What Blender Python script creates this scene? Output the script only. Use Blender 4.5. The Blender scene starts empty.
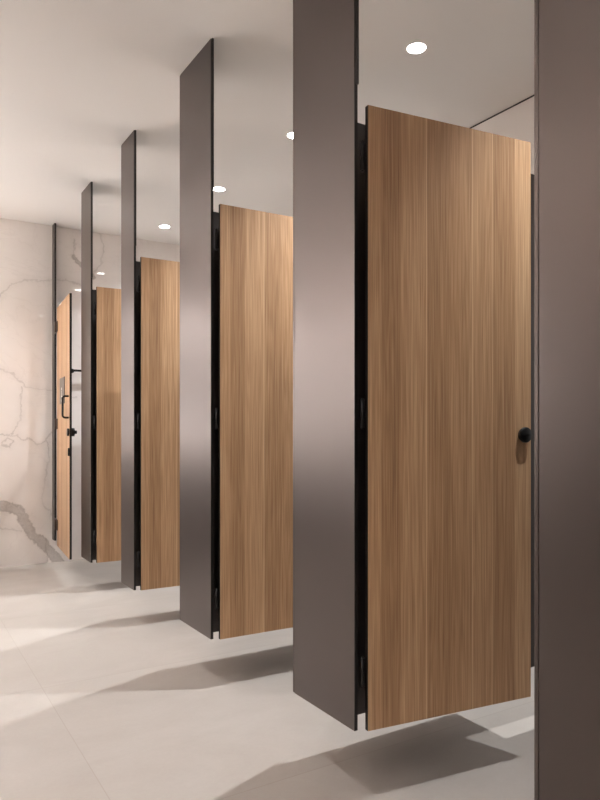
import bpy, bmesh, math, random
from mathutils import Vector, Matrix

C = bpy.context.scene.collection
sc = bpy.context.scene
R = math.radians

# ------------------------------------------------------------------ measures
H = 2.8                      # ceiling
ZB, ZT = 0.1925, 2.082       # underside / top of doors and dividers
FX = 1.2114                  # corridor face of the pilasters
TH = 0.012                   # compact laminate thickness
XB = 2.8126                  # rear wall of the cubicles
YE = 5.88                    # marble end wall
XL, YN = -1.75, -1.7         # left wall, wall behind the camera
NEAR = [0.610, 1.6548, 2.7059, 3.7626, 4.699]     # hinge side of each pilaster
FAR = [0.9935, 2.0175, 3.0715, 4.009, 4.9637]     # latch side of each pilaster
DOOR_W, DOOR_T = 0.640, 0.016
DOOR_A = [None, 0.1221, 0.0275, 0.0156, 0.0261]   # how far past square each door stands

# ------------------------------------------------------------------ mesh helpers
def add_box(bm, x0, x1, y0, y1, z0, z1, mi=0):
    vs = [bm.verts.new((x, y, z)) for x in (x0, x1) for y in (y0, y1) for z in (z0, z1)]
    q = [(0, 1, 3, 2), (4, 6, 7, 5), (0, 4, 5, 1), (2, 3, 7, 6), (0, 2, 6, 4), (1, 5, 7, 3)]
    out = []
    for f in q:
        fc = bm.faces.new([vs[i] for i in f]); fc.material_index = mi; out.append(fc)
    return out

def add_cyl(bm, p0, p1, r0, r1=None, n=24, cap=True, mi=0):
    r1 = r0 if r1 is None else r1
    p0, p1 = Vector(p0), Vector(p1)
    d = (p1 - p0).normalized()
    a = d.orthogonal().normalized(); b = d.cross(a)
    A, B = [], []
    for i in range(n):
        t = 2 * math.pi * i / n
        o = a * math.cos(t) + b * math.sin(t)
        A.append(bm.verts.new(p0 + o * r0)); B.append(bm.verts.new(p1 + o * r1))
    for i in range(n):
        j = (i + 1) % n
        f = bm.faces.new((A[i], A[j], B[j], B[i])); f.smooth = True; f.material_index = mi
    if cap:
        bm.faces.new(list(reversed(A))).material_index = mi
        bm.faces.new(B).material_index = mi

def add_lathe(bm, centre, axis, prof, n=32, mi=0):
    """prof: list of (radius, height along axis)"""
    c = Vector(centre); d = Vector(axis).normalized()
    a = d.orthogonal().normalized(); b = d.cross(a)
    rings = []
    for r, h in prof:
        if r < 1e-6:
            rings.append([bm.verts.new(c + d * h)])
        else:
            rings.append([bm.verts.new(c + d * h + (a * math.cos(2 * math.pi * i / n) + b * math.sin(2 * math.pi * i / n)) * r) for i in range(n)])
    for A, B in zip(rings, rings[1:]):
        for i in range(n):
            j = (i + 1) % n
            if len(A) == 1 and len(B) == 1: continue
            if len(A) == 1: f = bm.faces.new((A[0], B[j], B[i]))
            elif len(B) == 1: f = bm.faces.new((A[i], A[j], B[0]))
            else: f = bm.faces.new((A[i], A[j], B[j], B[i]))
            f.smooth = True; f.material_index = mi

def add_tube(bm, pts, r, n=14):
    pts = [Vector(p) for p in pts]
    rings = []
    ref = None
    for i, p in enumerate(pts):
        t = (pts[min(i + 1, len(pts) - 1)] - pts[max(i - 1, 0)]).normalized()
        if ref is None: ref = t.orthogonal().normalized()
        a = (ref - t * ref.dot(t)).normalized(); ref = a
        b = t.cross(a)
        rings.append([bm.verts.new(p + (a * math.cos(2 * math.pi * k / n) + b * math.sin(2 * math.pi * k / n)) * r) for k in range(n)])
    for A, B in zip(rings, rings[1:]):
        for k in range(n):
            j = (k + 1) % n
            bm.faces.new((A[k], A[j], B[j], B[k])).smooth = True
    bm.faces.new(list(reversed(rings[0]))); bm.faces.new(rings[-1])

def obj(name, bm, mats, parent=None, bevel=0.0, segs=2):
    bmesh.ops.recalc_face_normals(bm, faces=bm.faces[:])
    me = bpy.data.meshes.new(name)
    bm.to_mesh(me); bm.free()
    for m in (mats if isinstance(mats, (list, tuple)) else [mats]):
        me.materials.append(m)
    o = bpy.data.objects.new(name, me); C.objects.link(o)
    if parent: o.parent = parent
    if bevel:
        b = o.modifiers.new('bevel', 'BEVEL'); b.width = bevel; b.segments = segs; b.limit_method = 'ANGLE'
        b.harden_normals = False
    return o

def box_obj(name, dims, mat, parent=None, bevel=0.0):
    bm = bmesh.new(); add_box(bm, *dims)
    return obj(name, bm, mat, parent, bevel)

def tag(o, label=None, cat=None, group=None, kind=None):
    if label: o['label'] = label
    if cat: o['category'] = cat
    if group: o['group'] = group
    if kind: o['kind'] = kind
    return o

def thing(name, label, cat, loc, rz=0.0, group=None):
    o = bpy.data.objects.new(name, None); C.objects.link(o)
    o.empty_display_size = 0.1
    o.location = loc; o.rotation_euler = (0, 0, rz)
    return tag(o, label, cat, group)

def dup(root, loc, rz, label, group=None):
    r = root.copy(); C.objects.link(r); r.location = loc; r.rotation_euler = (0, 0, rz)
    r['label'] = label
    if group: r['group'] = group
    for ch in list(root.children):
        c = ch.copy(); C.objects.link(c); c.parent = r
        for g in list(ch.children):
            d = g.copy(); C.objects.link(d); d.parent = c
    return r

# ------------------------------------------------------------------ materials
def srgb(r, g, b):
    f = lambda v: v / 12.92 if v <= 0.04045 else ((v + 0.055) / 1.055) ** 2.4
    return (f(r / 255), f(g / 255), f(b / 255), 1.0)

def mat(name):
    m = bpy.data.materials.new(name); m.use_nodes = True
    nt = m.node_tree
    return m, nt, nt.nodes['Principled BSDF']

def N(nt, t, **kw):
    n = nt.nodes.new(t)
    for k, v in kw.items(): setattr(n, k, v)
    return n

def plain(name, col, rough=0.5, metal=0.0, spec=0.5):
    m, nt, b = mat(name)
    b.inputs['Base Color'].default_value = col
    b.inputs['Roughness'].default_value = rough
    b.inputs['Metallic'].default_value = metal
    b.inputs['Specular IOR Level'].default_value = spec
    # a trace of unevenness in the gloss so that it is not a perfect surface
    nz = N(nt, 'ShaderNodeTexNoise'); nz.inputs['Scale'].default_value = 60
    tc = N(nt, 'ShaderNodeTexCoord'); nt.links.new(tc.outputs['Object'], nz.inputs['Vector'])
    mr = N(nt, 'ShaderNodeMapRange'); mr.inputs['To Min'].default_value = rough * 0.93; mr.inputs['To Max'].default_value = min(1, rough * 1.07)
    nt.links.new(nz.outputs['Fac'], mr.inputs['Value']); nt.links.new(mr.outputs['Result'], b.inputs['Roughness'])
    return m

def mix_rgb(nt, fac, a, b, blend='MIX'):
    n = N(nt, 'ShaderNodeMix', data_type='RGBA', blend_type=blend)
    for sock, v in ((n.inputs[0], fac), (n.inputs[6], a), (n.inputs[7], b)):
        if hasattr(v, 'links'): nt.links.new(v, sock)
        else: sock.default_value = v
    return n.outputs[2]

def math_n(nt, op, a, b=None, clamp=False):
    n = N(nt, 'ShaderNodeMath', operation=op, use_clamp=clamp)
    for i, v in enumerate((a, b)):
        if v is None: continue
        if hasattr(v, 'links'): nt.links.new(v, n.inputs[i])
        else: n.inputs[i].default_value = v
    return n.outputs[0]

def vmath(nt, op, a, b=None, scale=None):
    n = N(nt, 'ShaderNodeVectorMath', operation=op)
    for i, v in enumerate((a, b)):
        if v is None: continue
        if hasattr(v, 'links'): nt.links.new(v, n.inputs[i])
        else: n.inputs[i].default_value = v
    if scale is not None:
        if hasattr(scale, 'links'): nt.links.new(scale, n.inputs['Scale'])
        else: n.inputs['Scale'].default_value = scale
    return n.outputs['Value'] if op in ('DOT_PRODUCT', 'LENGTH', 'DISTANCE') else n.outputs['Vector']

def maprange(nt, v, a, b, c, d, smooth=False):
    n = N(nt, 'ShaderNodeMapRange')
    if smooth: n.interpolation_type = 'SMOOTHSTEP'
    n.clamp = True
    nt.links.new(v, n.inputs['Value'])
    for k, x in zip(('From Min', 'From Max', 'To Min', 'To Max'), (a, b, c, d)): n.inputs[k].default_value = x
    return n.outputs['Result']

def noise(nt, vec, scale, detail=3, rough=0.55, dist=0.0):
    n = N(nt, 'ShaderNodeTexNoise')
    nt.links.new(vec, n.inputs['Vector'])
    n.inputs['Scale'].default_value = scale; n.inputs['Detail'].default_value = detail
    n.inputs['Roughness'].default_value = rough; n.inputs['Distortion'].default_value = dist
    return n

def make_wood():
    m, nt, b = mat('oak_laminate')
    tc = N(nt, 'ShaderNodeTexCoord'); P = tc.outputs['Object']
    sep = N(nt, 'ShaderNodeSeparateXYZ'); nt.links.new(P, sep.inputs[0])
    x = math_n(nt, 'DIVIDE', sep.outputs['X'], DOOR_W)
    ramp = N(nt, 'ShaderNodeValToRGB'); ramp.color_ramp.interpolation = 'CONSTANT'
    nt.links.new(x, ramp.inputs['Fac'])
    el = ramp.color_ramp.elements
    tones = [(0.0, .60), (.0704, .41), (.1827, .62), (.3328, .43), (.474, .52), (.613, .56), (.744, .42), (.888, .66)]
    el[0].position = 0.0; el[0].color = (tones[0][1],) * 3 + (1,)
    el[1].position = tones[1][0]; el[1].color = (tones[1][1],) * 3 + (1,)
    for p, t in tones[2:]:
        e = el.new(p); e.color = (t, t, t, 1)
    tone = ramp.outputs['Color']
    # fine pores, wider streaks, cathedral figure; each plank takes its own slice
    off = N(nt, 'ShaderNodeCombineXYZ'); nt.links.new(math_n(nt, 'MULTIPLY', tone, 37.0), off.inputs['Z']); nt.links.new(math_n(nt, 'MULTIPLY', tone, 5.0), off.inputs['X'])
    oi = N(nt, 'ShaderNodeObjectInfo')
    off2 = N(nt, 'ShaderNodeCombineXYZ'); nt.links.new(math_n(nt, 'MULTIPLY', oi.outputs['Random'], 20.0), off2.inputs['Z'])
    Q = vmath(nt, 'ADD', vmath(nt, 'ADD', P, off.outputs[0]), off2.outputs[0])
    fine = noise(nt, vmath(nt, 'MULTIPLY', Q, (300, 1, 3.0)), 1.0, 3, .6)
    strk = noise(nt, vmath(nt, 'MULTIPLY', Q, (75, 1, 0.9)), 1.0, 4, .6, .3)
    fig = noise(nt, vmath(nt, 'MULTIPLY', Q, (16, 1, 0.55)), 1.0, 2, .5)
    rings = math_n(nt, 'SINE', math_n(nt, 'MULTIPLY', fig.outputs['Fac'], 95.0))
    t = math_n(nt, 'ADD', tone, math_n(nt, 'MULTIPLY', math_n(nt, 'SUBTRACT', strk.outputs['Fac'], .5), .5))
    t = math_n(nt, 'ADD', t, math_n(nt, 'MULTIPLY', math_n(nt, 'SUBTRACT', fine.outputs['Fac'], .5), 1.3))
    t = math_n(nt, 'ADD', t, math_n(nt, 'MULTIPLY', rings, .06), clamp=True)
    cr = N(nt, 'ShaderNodeValToRGB'); nt.links.new(t, cr.inputs['Fac'])
    e = cr.color_ramp.elements
    e[0].position = 0.0; e[0].color = srgb(124, 91, 66)
    e[1].position = 1.0; e[1].color = srgb(212, 178, 141)
    k = e.new(.5); k.color = srgb(173, 136, 101)
    # pale joint lines between some planks
    def line(c, w):
        return maprange(nt, math_n(nt, 'ABSOLUTE', math_n(nt, 'SUBTRACT', x, c)), w * .4, w, .55, 0.0)
    ln = math_n(nt, 'MAXIMUM', line(.3328, .0042), math_n(nt, 'MAXIMUM', line(.613, .0036), line(.744, .002)))
    col = mix_rgb(nt, ln, cr.outputs['Color'], srgb(226, 196, 158))
    nt.links.new(col, b.inputs['Base Color'])
    b.inputs['Roughness'].default_value = .42
    b.inputs['Specular IOR Level'].default_value = .4
    bp = N(nt, 'ShaderNodeBump'); bp.inputs['Strength'].default_value = .06; bp.inputs['Distance'].default_value = .001
    nt.links.new(fine.outputs['Fac'], bp.inputs['Height']); nt.links.new(bp.outputs[0], b.inputs['Normal'])
    return m

def make_bronze():
    m, nt, b = mat('taupe_metallic_laminate')
    tc = N(nt, 'ShaderNodeTexCoord'); P = tc.outputs['Object']
    s = noise(nt, P, 3.0, 2)
    base = srgb(99, 91, 88)
    b.inputs['Base Color'].default_value = base
    b.inputs['Metallic'].default_value = .9
    nt.links.new(maprange(nt, s.outputs['Fac'], .3, .7, .36, .38), b.inputs['Roughness'])
    return m

def make_floor():
    m, nt, b = mat('porcelain_floor_tile')
    g = N(nt, 'ShaderNodeNewGeometry'); P = g.outputs['Position']
    sep = N(nt, 'ShaderNodeSeparateXYZ'); nt.links.new(P, sep.inputs[0])
    def groove(s, o, L):
        k = math_n(nt, 'DIVIDE', math_n(nt, 'SUBTRACT', s, o), L)
        fr = math_n(nt, 'FRACT', math_n(nt, 'ADD', k, 50.5))
        return math_n(nt, 'ABSOLUTE', math_n(nt, 'SUBTRACT', fr, .5)), math_n(nt, 'FLOOR', math_n(nt, 'ADD', k, 50.0))
    dx, ix = groove(sep.outputs['X'], .588, 2.4)
    dy, iy = groove(sep.outputs['Y'], 1.887, 1.2)
    d = math_n(nt, 'MINIMUM', math_n(nt, 'MULTIPLY', dx, 2.0), dy)
    gm = maprange(nt, d, .0008, .0020, 1.0, 0.0)
    cb = N(nt, 'ShaderNodeCombineXYZ'); nt.links.new(ix, cb.inputs[0]); nt.links.new(iy, cb.inputs[1])
    wn = N(nt, 'ShaderNodeTexWhiteNoise'); nt.links.new(cb.outputs[0], wn.inputs['Vector'])
    Q = vmath(nt, 'ADD', P, vmath(nt, 'SCALE', wn.outputs['Color'], scale=9.0))
    c1 = noise(nt, vmath(nt, 'MULTIPLY', Q, (1.6, 2.6, 1)), 1.3, 5, .6, .8)
    c2 = noise(nt, Q, 9.0, 5, .65)
    c3 = noise(nt, Q, 90.0, 2, .6)
    t = math_n(nt, 'ADD', math_n(nt, 'MULTIPLY', c1.outputs['Fac'], .55), math_n(nt, 'ADD', math_n(nt, 'MULTIPLY', c2.outputs['Fac'], .3), math_n(nt, 'MULTIPLY', c3.outputs['Fac'], .15)))
    t = maprange(nt, t, .36, .64, 0, 1)
    col = mix_rgb(nt, t, srgb(160, 153, 146), srgb(170, 164, 158))
    col = mix_rgb(nt, math_n(nt, 'MULTIPLY', gm, .6), col, srgb(150, 141, 132))
    nt.links.new(col, b.inputs['Base Color'])
    nt.links.new(maprange(nt, c2.outputs['Fac'], .3, .7, .40, .50), b.inputs['Roughness'])
    b.inputs['Specular IOR Level'].default_value = .4
    return m

def make_marble():
    m, nt, b = mat('white_veined_marble')
    g = N(nt, 'ShaderNodeNewGeometry'); P0 = g.outputs['Position']
    n1 = noise(nt, P0, 9.0, 4, .6); n2 = noise(nt, P0, 34.0, 3, .6)
    w1 = vmath(nt, 'SCALE', vmath(nt, 'SUBTRACT', n1.outputs['Color'], (.5, .5, .5)), scale=.085)
    w2 = vmath(nt, 'SCALE', vmath(nt, 'SUBTRACT', n2.outputs['Color'], (.5, .5, .5)), scale=.03)
    P = vmath(nt, 'ADD', vmath(nt, 'ADD', P0, w1), w2)
    P = vmath(nt, 'MULTIPLY', P, (1, 0, 1))
    def poly(pts):
        out = None
        for a, c in zip(pts, pts[1:]):
            A = Vector((a[0], 0, a[1])); D = Vector((c[0], 0, c[1])) - A
            v = vmath(nt, 'SUBTRACT', P, tuple(A))
            t = math_n(nt, 'MULTIPLY', vmath(nt, 'DOT_PRODUCT', v, tuple(D)), 1 / D.length_squared, clamp=True)
            e = vmath(nt, 'LENGTH', vmath(nt, 'SUBTRACT', v, vmath(nt, 'SCALE', tuple(D), scale=t)))
            out = e if out is None else math_n(nt, 'MINIMUM', out, e)
        return out
    thin = [
        [(.70, 2.12), (.80, 2.18), (.873, 2.262), (.987, 2.324), (1.103, 2.33), (1.30, 2.37), (1.5, 2.3)],
        [(.62, 1.66), (.80, 1.597), (.903, 1.554), (.987, 1.46), (1.206, 1.426), (1.4, 1.37)],
        [(.956, 1.46), (.964, 1.223), (.934, 1.133), (.881, 1.07)],
        [(.814, .989), (.85, 1.03), (.903, 1.004), (.873, .965), (.814, .98)],
        [(.60, 1.10), (.873, 1.053), (.934, 1.069), (.972, 1.02), (1.025, 1.036), (1.088, .986), (1.142, 1.018), (1.25, 1.12)],
        [(1.158, 1.018), (1.174, .852), (1.127, .647), (1.119, .498), (1.206, .385), (1.33, .30)],
        [(.60, .37), (.80, .316), (.96, .281)],
        [(1.14, .20), (1.166, .0)],
        [(1.376, 2.72), (1.376, 2.56)],
        [(1.586, 2.79), (1.62, 2.655), (1.603, 2.525), (1.50, 2.40), (1.46, 2.2)],
    ]
    fat = [[(.45, .60), (.80, .492), (.919, .469), (.972, .385), (1.041, .249), (1.135, .15), (1.214, .052), (1.278, -.04)],
           [(1.376, 2.57), (1.43, 2.50), (1.54, 2.42)]]
    dt = None
    for l in thin:
        q = poly(l); dt = q if dt is None else math_n(nt, 'MINIMUM', dt, q)
    wv = noise(nt, P0, 5.0, 2)
    veins = math_n(nt, 'MULTIPLY', maprange(nt, dt, .001, .010, 1.0, 0.0, True), maprange(nt, wv.outputs['Fac'], .35, .65, .35, 1.0))
    halo = math_n(nt, 'MULTIPLY', maprange(nt, dt, .0, .06, 1.0, 0.0, True), .12)
    df = math_n(nt, 'MINIMUM', poly(fat[0]), math_n(nt, 'ADD', poly(fat[1]), .024))
    body = maprange(nt, df, .030, .046, 1.0, 0.0, True)
    rim = math_n(nt, 'MULTIPLY', maprange(nt, math_n(nt, 'ABSOLUTE', math_n(nt, 'SUBTRACT', df, .038)), .0, .012, 1.0, 0.0, True), .35)
    bn = noise(nt, P, 26.0, 4, .65, 1.5)
    body = math_n(nt, 'MULTIPLY', body, maprange(nt, bn.outputs['Fac'], .3, .7, .55, 1.0))
    # faint cloudy veins of the remaining slab
    cl = noise(nt, P0, 1.4, 6, .6, 1.2)
    rid = maprange(nt, math_n(nt, 'ABSOLUTE', math_n(nt, 'SUBTRACT', cl.outputs['Fac'], .5)), .0, .012, .06, 0.0, True)
    cloud = maprange(nt, noise(nt, P0, 2.2, 4, .6, .6).outputs['Fac'], .4, .7, 0.0, .16)
    white = srgb(238, 233, 229); grey = srgb(150, 142, 136)
    col = mix_rgb(nt, cloud, white, srgb(205, 198, 192))
    col = mix_rgb(nt, rid, col, grey)
    col = mix_rgb(nt, halo, col, srgb(190, 183, 176))
    col = mix_rgb(nt, math_n(nt, 'MULTIPLY', veins, .36), col, grey)
    col = mix_rgb(nt, math_n(nt, 'MULTIPLY', math_n(nt, 'ADD', body, rim, clamp=True), .72), col, srgb(160, 152, 146))
    nt.links.new(col, b.inputs['Base Color'])
    b.inputs['Roughness'].default_value = .025
    return m

def make_paint(name, col, rough=.7):
    m, nt, b = mat(name)
    g = N(nt, 'ShaderNodeNewGeometry')
    n = noise(nt, g.outputs['Position'], 220.0, 2)
    b.inputs['Base Color'].default_value = col; b.inputs['Roughness'].default_value = rough
    b.inputs['Specular IOR Level'].default_value = .25
    bp = N(nt, 'ShaderNodeBump'); bp.inputs['Strength'].default_value = .04; bp.inputs['Distance'].default_value = .0006
    nt.links.new(n.outputs['Fac'], bp.inputs['Height']); nt.links.new(bp.outputs[0], b.inputs['Normal'])
    return m

WOOD = make_wood()
BRONZE = make_bronze()
FLOOR = make_floor()
MARBLE = make_marble()
CEIL = make_paint('white_ceiling_paint', srgb(244, 242, 239))
WALLP = make_paint('warm_white_wall', srgb(245, 240, 235), .55)
TAUPE = make_paint('taupe_wall', srgb(140, 128, 120), .5)
CORE = plain('black_laminate_core', srgb(24, 21, 20), .5)
BLACK = plain('matt_black_metal', srgb(22, 21, 21), .38, .3)
HINGE = plain('dark_hinge_metal', srgb(52, 50, 50), .35, .8)
STEEL = plain('brushed_steel_plate', srgb(176, 172, 166), .3, .9)
SIGN = plain('grey_sign_plate', srgb(98, 92, 86), .4, .2)
WHITE = plain('white_sign_print', srgb(240, 238, 234), .5)
DIVIDER = plain('dark_divider_laminate', srgb(58, 52, 50), .45)
COUNTER = plain('pale_stone_counter', srgb(220, 212, 204), .3)
CABINET = plain('dark_vanity_front', srgb(60, 52, 48), .5)
RING = plain('white_lamp_ring', srgb(235, 232, 226), .4)

def make_glow(name, col, e):
    m, nt, b = mat(name)
    b.inputs['Base Color'].default_value = (1, 1, 1, 1)
    b.inputs['Emission Color'].default_value = col
    b.inputs['Emission Strength'].default_value = e
    return m
GLOW = make_glow('lamp_diffuser', (1, .98, .95, 1), 40.0)
GLOW.cycles.emission_sampling = 'NONE'
MGLOW = make_glow('mirror_border_light', (1, .93, .90, 1), 22.0)
LGLOW = make_glow('added_mirror_glow', (1, .94, .92, 1), 42.0)  # glow of the corridor mirror added to light the last door
TGLOW = make_glow('added_uplight_glow', (1, .93, .91, 1), 120.0)  # glow of the added ceiling uplight

# ------------------------------------------------------------------ the setting
def structure(name, dims, m, label=None):
    o = box_obj(name, dims, m); tag(o, label, None, None, 'structure'); return o
fl = structure('floor', (XL - .1, XB + .1, YN - .1, YE + .1, -.15, 0), FLOOR, 'pale grey stone-look porcelain tile floor')
fl['category'] = 'floor'
for v in fl.data.vertices:      # laid to a slight fall, away from the end wall
    if v.co.z > -.01: v.co.z = -.006 * max(0.0, YE - v.co.y)
structure('ceiling', (XL - .1, XB + .1, YN - .1, YE + .1, H, H + .1), CEIL, 'plain white ceiling with round recessed lights')['category'] = 'ceiling'
structure('wall_far', (XL, XB, YE, YE + .1, -.06, H), MARBLE, 'polished white marble end wall with grey veins')['category'] = 'wall'
structure('wall_right', (XB, XB + .1, YN, YE, -.06, H), WALLP, 'pale wall along the back of the cubicles')['category'] = 'wall'
structure('wall_left', (XL - .1, XL, YN, YE, -.06, H), TAUPE, 'pale wall on the corridor side opposite the cubicles')['category'] = 'wall'
structure('wall_near', (XL, XB, YN - .1, YN, -.06, H), WALLP, 'pale wall at the near end of the corridor')['category'] = 'wall'

structure('trim_1', (XB - .004, XB, YN, YE, H - .006, H), CORE, 'thin dark strip painting in the shadow line between the rear wall and the ceiling')['category'] = 'trim'  # solid dark strip in place of the shade along this joint

# ------------------------------------------------------------------ pilasters
PIL_LABEL = [
    'dark taupe full-height pilaster panel closest to the camera, cut off by the right frame edge',
    'tall taupe metallic pilaster panel hinging the nearest oak door, the one with the black knob',
    'tall taupe metallic pilaster panel hinging the second oak door from the camera',
    'narrow taupe pilaster panel hinging the third oak door from the camera',
    'narrow taupe pilaster panel hinging the fourth and farthest inward-opened oak door',
]
for i, (y0, y1) in enumerate(zip(NEAR, FAR)):
    w = y1 - y0
    t = thing('pilaster_panel', PIL_LABEL[i], 'partition panel', (FX, y0, ZB), 0, 'pilaster panels along the cubicle front')
    # taupe face on a black compact core
    bm = bmesh.new()
    fs = add_box(bm, 0, TH, 0, w - .014, 0, H - ZB)
    for f in fs:
        n = f.normal if f.normal.length else None
    o = obj('face_panel', bm, [CORE, BRONZE], t)
    for p in o.data.polygons:
        if abs(p.normal.x) > .9: p.material_index = 1
    box_obj('edge_trim', (.001, TH, w - .0115, w, 0, H - ZB), BRONZE, t, .0015)
    # stiffening strip above door height on the hinge side
    box_obj('stiffener', (.003, TH, -.007, -.0002, 2.145 - ZB, H - ZB), CORE, t, .001)
    # mounting strip down the back, between pilaster and divider
    box_obj('mounting_strip', (TH, TH + .009, .040, .070, 0, ZT - ZB), CORE, t, .001)

t = thing('wall_post', 'thin dark post fixed to the marble end wall carrying the last door', 'post', (FX - .012, 5.79, ZB))
o = box_obj('post_face', (0, .010, 0, .09, 0, H - ZB), [CORE, BRONZE], t)
for p in o.data.polygons:
    if p.normal.x < -.9: p.material_index = 1
box_obj('door_stop', (.010, .015, .006, .084, 0, H - ZB), CORE, t)

# ------------------------------------------------------------------ dividers
DIV_LABEL = ['dark cubicle divider behind the right-hand foreground pilaster',
             'dark cubicle divider seen as a black strip beside the nearest oak door',
             'dark cubicle divider seen as a black strip beside the second oak door',
             'dark cubicle divider seen as a black strip beside the third oak door',
             'dark cubicle divider seen as a black strip beside the fourth oak door']
for i, y0 in enumerate(NEAR):
    t = thing('cubicle_divider', DIV_LABEL[i], 'partition', (FX + TH, y0 + .096, ZB), 0, 'dividers between the cubicles')
    box_obj('long_panel', (.001, XB - FX - TH - .0015, -.006, .006, 0, ZT - ZB), DIVIDER, t)
    yr = FAR[i] - y0 - .096 - .034
    box_obj('return_panel', (.001, .72, yr, yr + .012, 0, ZT - ZB), DIVIDER, t)
    box_obj('end_panel', (.708, .72, .006, yr, 0, ZT - ZB), DIVIDER, t)

# ------------------------------------------------------------------ doors
def leaf_mesh(parent):
    """origin at the hinge-side bottom corner of the shown face; width +X, thickness +Y"""
    bm = bmesh.new(); add_box(bm, 0, DOOR_W, 0, DOOR_T, 0, ZT - ZB)
    o = obj('door_leaf', bm, [CORE, WOOD], parent)
    for p in o.data.polygons:
        if abs(p.normal.y) > .9: p.material_index = 1
    return o

def hinge(parent, z, h=.086):
    bm = bmesh.new()
    add_cyl(bm, (-.0105, .0155, z), (-.0105, .0155, z + h), .0068, n=20)
    add_cyl(bm, (-.0105, .0155, z - .004), (-.0105, .0155, z), .0045, n=20)
    add_cyl(bm, (-.0105, .0155, z + h), (-.0105, .0155, z + h + .004), .0045, n=20)
    k = obj('hinge', bm, HINGE, parent)
    bm = bmesh.new()
    add_box(bm, -.006, .045, DOOR_T + .0002, DOOR_T + .003, z + .004, z + h - .004)
    for s in (.02, .066):
        add_cyl(bm, (.03, DOOR_T + .003, z + s), (.03, DOOR_T + .005, z + s), .004, n=12)
    obj('hinge_leaf', bm, HINGE, k)

def knob(parent, x, z, side=-1):
    bm = bmesh.new()
    y = 0 if side < 0 else DOOR_T
    add_lathe(bm, (x, y, z), (0, side, 0), [(0, -.0005), (.022, -.0005), (.022, .003), (.012, .003), (.012, .006), (.024, .0065), (.0262, .008), (.0262, .0145), (.0245, .0165), (0, .017)], 40)
    o = obj('lock_knob', bm, BLACK, parent)
    bm = bmesh.new(); add_box(bm, x - .013, x + .013, y + side * .0165 - .0014, y + side * .0165 + .0014, z - .0015, z + .0015)
    obj('coin_slot', bm, HINGE, o)

DOOR_LABEL = [None,
    'largest and nearest oak cubicle door, standing open with its black round knob in view',
    'open oak cubicle door second from the camera, its right side hidden by a wide pilaster',
    'open oak cubicle door third from the camera, below the smallest ceiling light',
    'fourth oak cubicle door from the camera, smallest of the doors swung inwards']
def hinge_pt(i):
    return (FX + .0344, NEAR[i] - .0218, ZB)
door = thing('cubicle_door', DOOR_LABEL[1], 'door', hinge_pt(1), -DOOR_A[1], 'oak cubicle doors standing open')
leaf_mesh(door)
for z in (.132, .915, 1.695): hinge(door, z)
knob(door, .606, .892)
for i in (2, 3, 4):
    dup(door, hinge_pt(i), -DOOR_A[i], DOOR_LABEL[i])

# the last door: nearly shut, its outer face to the corridor, hinged on the wall post
hx, hy, ex, ey = 1.1927, 5.665, 1.1382, 4.9969
ang = math.atan2(ey - hy, ex - hx)
end_w = math.hypot(ex - hx, ey - hy)
ed = thing('end_cubicle_door', 'oak door at the marble end wall, nearly shut, with black pull handle and sign', 'door', (hx, hy, ZB), ang)
# local: +X along width from the hinge, -Y towards the corridor
bm = bmesh.new(); add_box(bm, 0, end_w, 0, DOOR_T, -.02, ZT - ZB)
o = obj('door_leaf', bm, [CORE, WOOD], ed)
for p in o.data.polygons:
    if abs(p.normal.y) > .9: p.material_index = 1
def dz(z): return z - ZB
Lx = lambda y: (hy - y) * end_w / (hy - ey)
for z in (1.93, 1.15, .34):
    bm = bmesh.new()
    add_box(bm, -.135, -.012, -.006, .0, dz(z) - .042, dz(z) + .042)
    add_box(bm, -.010, .045, -.005, -.0003, dz(z) - .042, dz(z) + .042)
    add_cyl(bm, (-.011, -.008, dz(z) - .042), (-.011, -.008, dz(z) + .042), .009, n=20)
    h = obj('hinge', bm, plain('bronze_hinge', srgb(74, 60, 54), .4, .6) if 'bronze_hinge' not in bpy.data.materials else bpy.data.materials['bronze_hinge'], ed)
# pull handle
bm = bmesh.new()
px, z0, z1, r = Lx(5.035), dz(1.19), dz(1.345), .018
pts = [(px, -.001, z0), (px, -.024, z0)]
for k in range(1, 7):
    a = math.pi / 2 * k / 6; pts.append((px, -.024 - r * math.sin(a), z0 + r * (1 - math.cos(a))))
pts.append((px, -.024 - r, z1 - r))
for k in range(1, 7):
    a = math.pi / 2 * k / 6; pts.append((px, -.024 - r * math.cos(a), z1 - r + r * math.sin(a)))
pts += [(px, -.001, z1)]
add_tube(bm, pts, .0075)
obj('pull_handle', bm, BLACK, ed)
# sign plate, with a white wheelchair-style figure
sx = Lx(5.345)
pl = box_obj('sign_plate', (sx - .125, sx + .125, -.006, -.0003, dz(1.30), dz(1.50)), SIGN, ed, .002)
bm = bmesh.new()
y = -.0072
def arc(cx, cz, r0, r1, a0, a1, n=20):
    pr = None
    for k in range(n + 1):
        a = R(a0 + (a1 - a0) * k / n)
        q = (bm.verts.new((cx + r0 * math.cos(a), y, cz + r0 * math.sin(a))), bm.verts.new((cx + r1 * math.cos(a), y, cz + r1 * math.sin(a))))
        if pr: bm.faces.new((pr[0], pr[1], q[1], q[0]))
        pr = q
zc = dz(1.345)
arc(sx, zc, .024, .032, 150, 380)
add_box(bm, sx - .012, sx - .003, y - .0003, y + .0008, zc + .008, zc + .055)
add_box(bm, sx - .012, sx + .020, y - .0003, y + .0008, zc + .006, zc + .015)
add_box(bm, sx + .014, sx + .028, y - .0003, y + .0008, zc - .028, zc + .012)
add_cyl(bm, (sx - .008, y, zc + .069), (sx - .008, y + .001, zc + .069), .011, n=20)
obj('wheelchair_symbol', bm, WHITE, pl)
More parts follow.
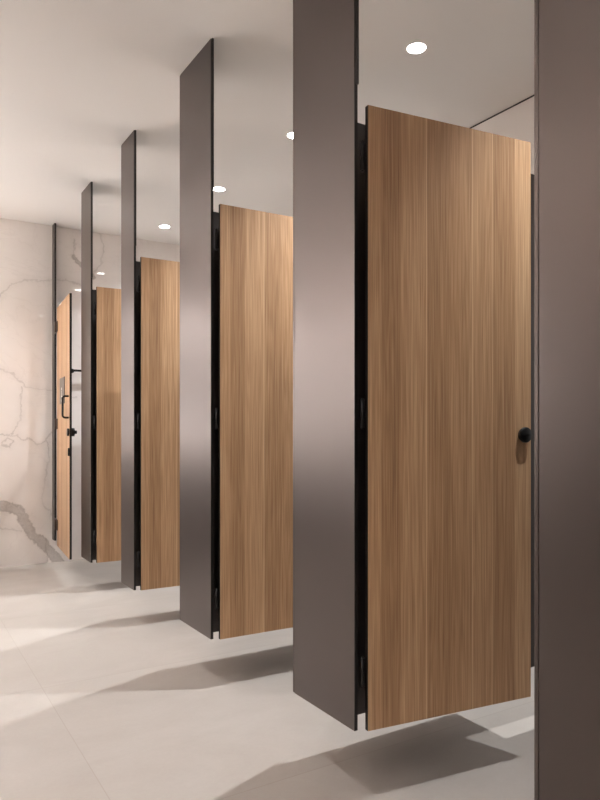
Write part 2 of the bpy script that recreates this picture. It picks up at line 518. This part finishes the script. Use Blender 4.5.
# lock: outside rose, inside turn
bm = bmesh.new()
kx = end_w - .036
add_lathe(bm, (kx, 0, dz(1.085)), (0, -1, 0), [(0, 0), (.028, 0), (.028, .010), (.024, .013), (0, .0135)], 32)
obj('lock_rose', bm, HINGE, ed)
bm = bmesh.new()
add_lathe(bm, (kx, DOOR_T, dz(1.085)), (0, 1, 0), [(0, 0), (.030, 0), (.030, .022), (.013, .026), (.013, .038), (.010, .040), (0, .040)], 32)
obj('turn_knob', bm, BLACK, ed)
box_obj('latch_keep', (end_w - .022, end_w + .001, -.010, -.0003, dz(.915), dz(.972)), BLACK, ed, .002)

# ------------------------------------------------------------------ the rail glimpsed through the gap
t = thing('wall_rail', 'thin black rail on the end wall, glimpsed through the gap past the last door', 'rail', (1.36, YE, 1.60))
bm = bmesh.new(); add_tube(bm, [(-.06, -.05, 0), (.6, -.05, 0)], .009)
obj('bar', bm, BLACK, t)
for k in (.0, .55):
    bm = bmesh.new(); add_cyl(bm, (k, -.0005, -.0), (k, -.05, 0), .006, n=16); add_cyl(bm, (k, -.0005, 0), (k, -.006, 0), .018, n=24)
    obj('bracket', bm, BLACK, t)

# ------------------------------------------------------------------ washstand across the corridor (off to the left of the view)
LIGHTS = []
def downlight(x, y, label, group, power, col, size=R(94), blend=1.0):
    t = thing('downlight', label, 'ceiling light', (x, y, H), 0, group)
    bm = bmesh.new()
    add_lathe(bm, (0, 0, 0), (0, 0, -1), [(.0405, -.0005), (.044, -.0005), (.044, .0015), (.0405, .0015), (.0405, -.0005)], 40)
    obj('trim_ring', bm, RING, t)
    bm = bmesh.new()
    add_lathe(bm, (0, 0, 0), (0, 0, -1), [(0, .002), (.0403, .002), (.0403, -.0005)], 40)
    obj('diffuser', bm, GLOW, t)
    l = bpy.data.lights.new('beam', 'SPOT'); l.energy = power; l.color = col; l.spot_size = size; l.spot_blend = blend
    l.shadow_soft_size = .012
    lo = bpy.data.objects.new('beam', l); C.objects.link(lo); lo.parent = t; lo.location = (0, 0, -.045)
    return t
CW = (.97, .985, 1.0)
WW = (1.0, .955, .935)
CUB = [(2.015, .10, 'round recessed downlight over the cubicle beside the camera'),
       (2.015, 1.15, 'round recessed downlight over the nearest open cubicle'),
       (2.021, 2.295, 'lit round downlight above the nearest oak door, largest in view'),
       (2.022, 3.343, 'lit round downlight touching the left edge of the pilaster beside the nearest door'),
       (2.018, 4.368, 'lit round downlight just above the second oak door'),
       (2.003, 5.411, 'smallest lit round downlight, above the third oak door, by the marble wall')]
for x, y, lb in CUB:
    downlight(x, y, lb, 'downlights over the cubicles', 130 if y < 2 else 215 if y < 5 else 120, CW, R(92 if y < 2 else 114))
for k, y in enumerate((-.6, .47, 1.53, 2.60, 3.66, 4.72)):
    downlight(.20, y, 'round recessed downlight over the corridor in front of the cubicles', 'downlights over the corridor', 36, WW)
for k, x in enumerate((-.9, -.15, .6)):  # extra lamps out of view, added to brighten the end wall
    downlight(x, 5.30, 'added out-of-view downlight brightening the marble end wall', 'added downlights brightening the end wall', 46, WW)

# washstand with a luminous mirror against the end wall, left of the view
t = thing('washstand', 'dark-fronted washstand with pale stone counter against the marble end wall', 'washstand', (-.65, YE, 0))
box_obj('countertop', (-1.05, 1.0, -.56, -.002, .82, .86), COUNTER, t, .004)
box_obj('apron', (-1.05, 1.0, -.545, -.525, .56, .82), CABINET, t, .002)
for k in range(3):
    box_obj('cabinet_door', (-1.05 + k * .685, -1.05 + k * .685 + .68, -.535, -.515, .10, .555), CABINET, t, .002)
box_obj('carcass', (-1.04, .99, -.513, -.002, .10, .80), CABINET, t)
box_obj('plinth', (-1.0, .95, -.46, -.01, 0, .10), CABINET, t)
t = thing('wall_mirror', 'wide mirror with a luminous border above the washstand', 'mirror', (-.65, YE, 1.05))
box_obj('backing', (-1.0, .95, -.03, -.002, 0, 1.05), BLACK, t)
box_obj('glass', (-.95, .90, -.033, -.0302, .05, 1.0), plain('mirror_glass', (.9, .9, .9, 1), .02, 1.0), t)
for dims in ((-1.0, .95, -.036, -.0302, 1.0, 1.05), (-1.0, .95, -.036, -.0302, 0, .05), (-1.0, -.95, -.036, -.0302, .05, 1.0), (.90, .95, -.036, -.0302, .05, 1.0)):
    box_obj('luminous_border', dims, MGLOW, t)
t = thing('wall_mirror', 'added out-of-view glowing mirror on the corridor wall, lighting the last door', 'mirror', (XL, 4.75, 1.05))  # unseen mirror, added to throw light on the last door and the marble
box_obj('backing', (.002, .03, -.8, .8, 0, 1.05), BLACK, t)
box_obj('glass', (.0302, .033, -.75, .75, .05, 1.0), bpy.data.materials['mirror_glass'], t)
for dims in ((.0302, .036, -.8, .8, 1.0, 1.05), (.0302, .036, -.8, .8, 0, .05), (.0302, .036, -.8, -.75, .05, 1.0), (.0302, .036, .75, .8, .05, 1.0)):
    box_obj('luminous_border', dims, LGLOW, t)
# unseen trough light, added on the corridor wall to brighten the ceiling
t = thing('added_wall_mounted_uplight', 'added out-of-view trough light on the corridor wall, brightening the ceiling', 'ceiling light', (XL, 0, 2.13))
box_obj('trough_base', (.001, .14, YN + .1, YE - .1, 0, .012), RING, t)
box_obj('trough_lip', (.128, .14, YN + .1, YE - .1, .012, .07), RING, t)
box_obj('added_light_strip', (.03, .06, YN + .15, YE - .15, .0125, .03), TGLOW, t)

# ------------------------------------------------------------------ camera, world, view
cam = bpy.data.cameras.new('camera'); co = bpy.data.objects.new('camera', cam); C.objects.link(co)
co.location = (0, 0, 1.1014); co.rotation_euler = (R(90), 0, -.5518)
cam.sensor_fit = 'VERTICAL'; cam.sensor_height = 36; cam.lens = 36 * 677.68 / 800
cam.shift_y = 29.95 / 800; cam.clip_start = .02
sc.camera = co
w = bpy.data.worlds.new('world'); sc.world = w; w.use_nodes = True
w.node_tree.nodes['Background'].inputs['Color'].default_value = (0, 0, 0, 1)
vs = sc.view_settings
vs.view_transform = 'Standard'; vs.look = 'None'; vs.gamma = 1; vs.use_curve_mapping = False
vs.exposure = 0.18
sc.cycles.max_bounces = 12; sc.cycles.diffuse_bounces = 8
sc.cycles.caustics_reflective = False; sc.cycles.caustics_refractive = False; sc.cycles.blur_glossy = 1.0
sc.cycles.use_light_tree = True
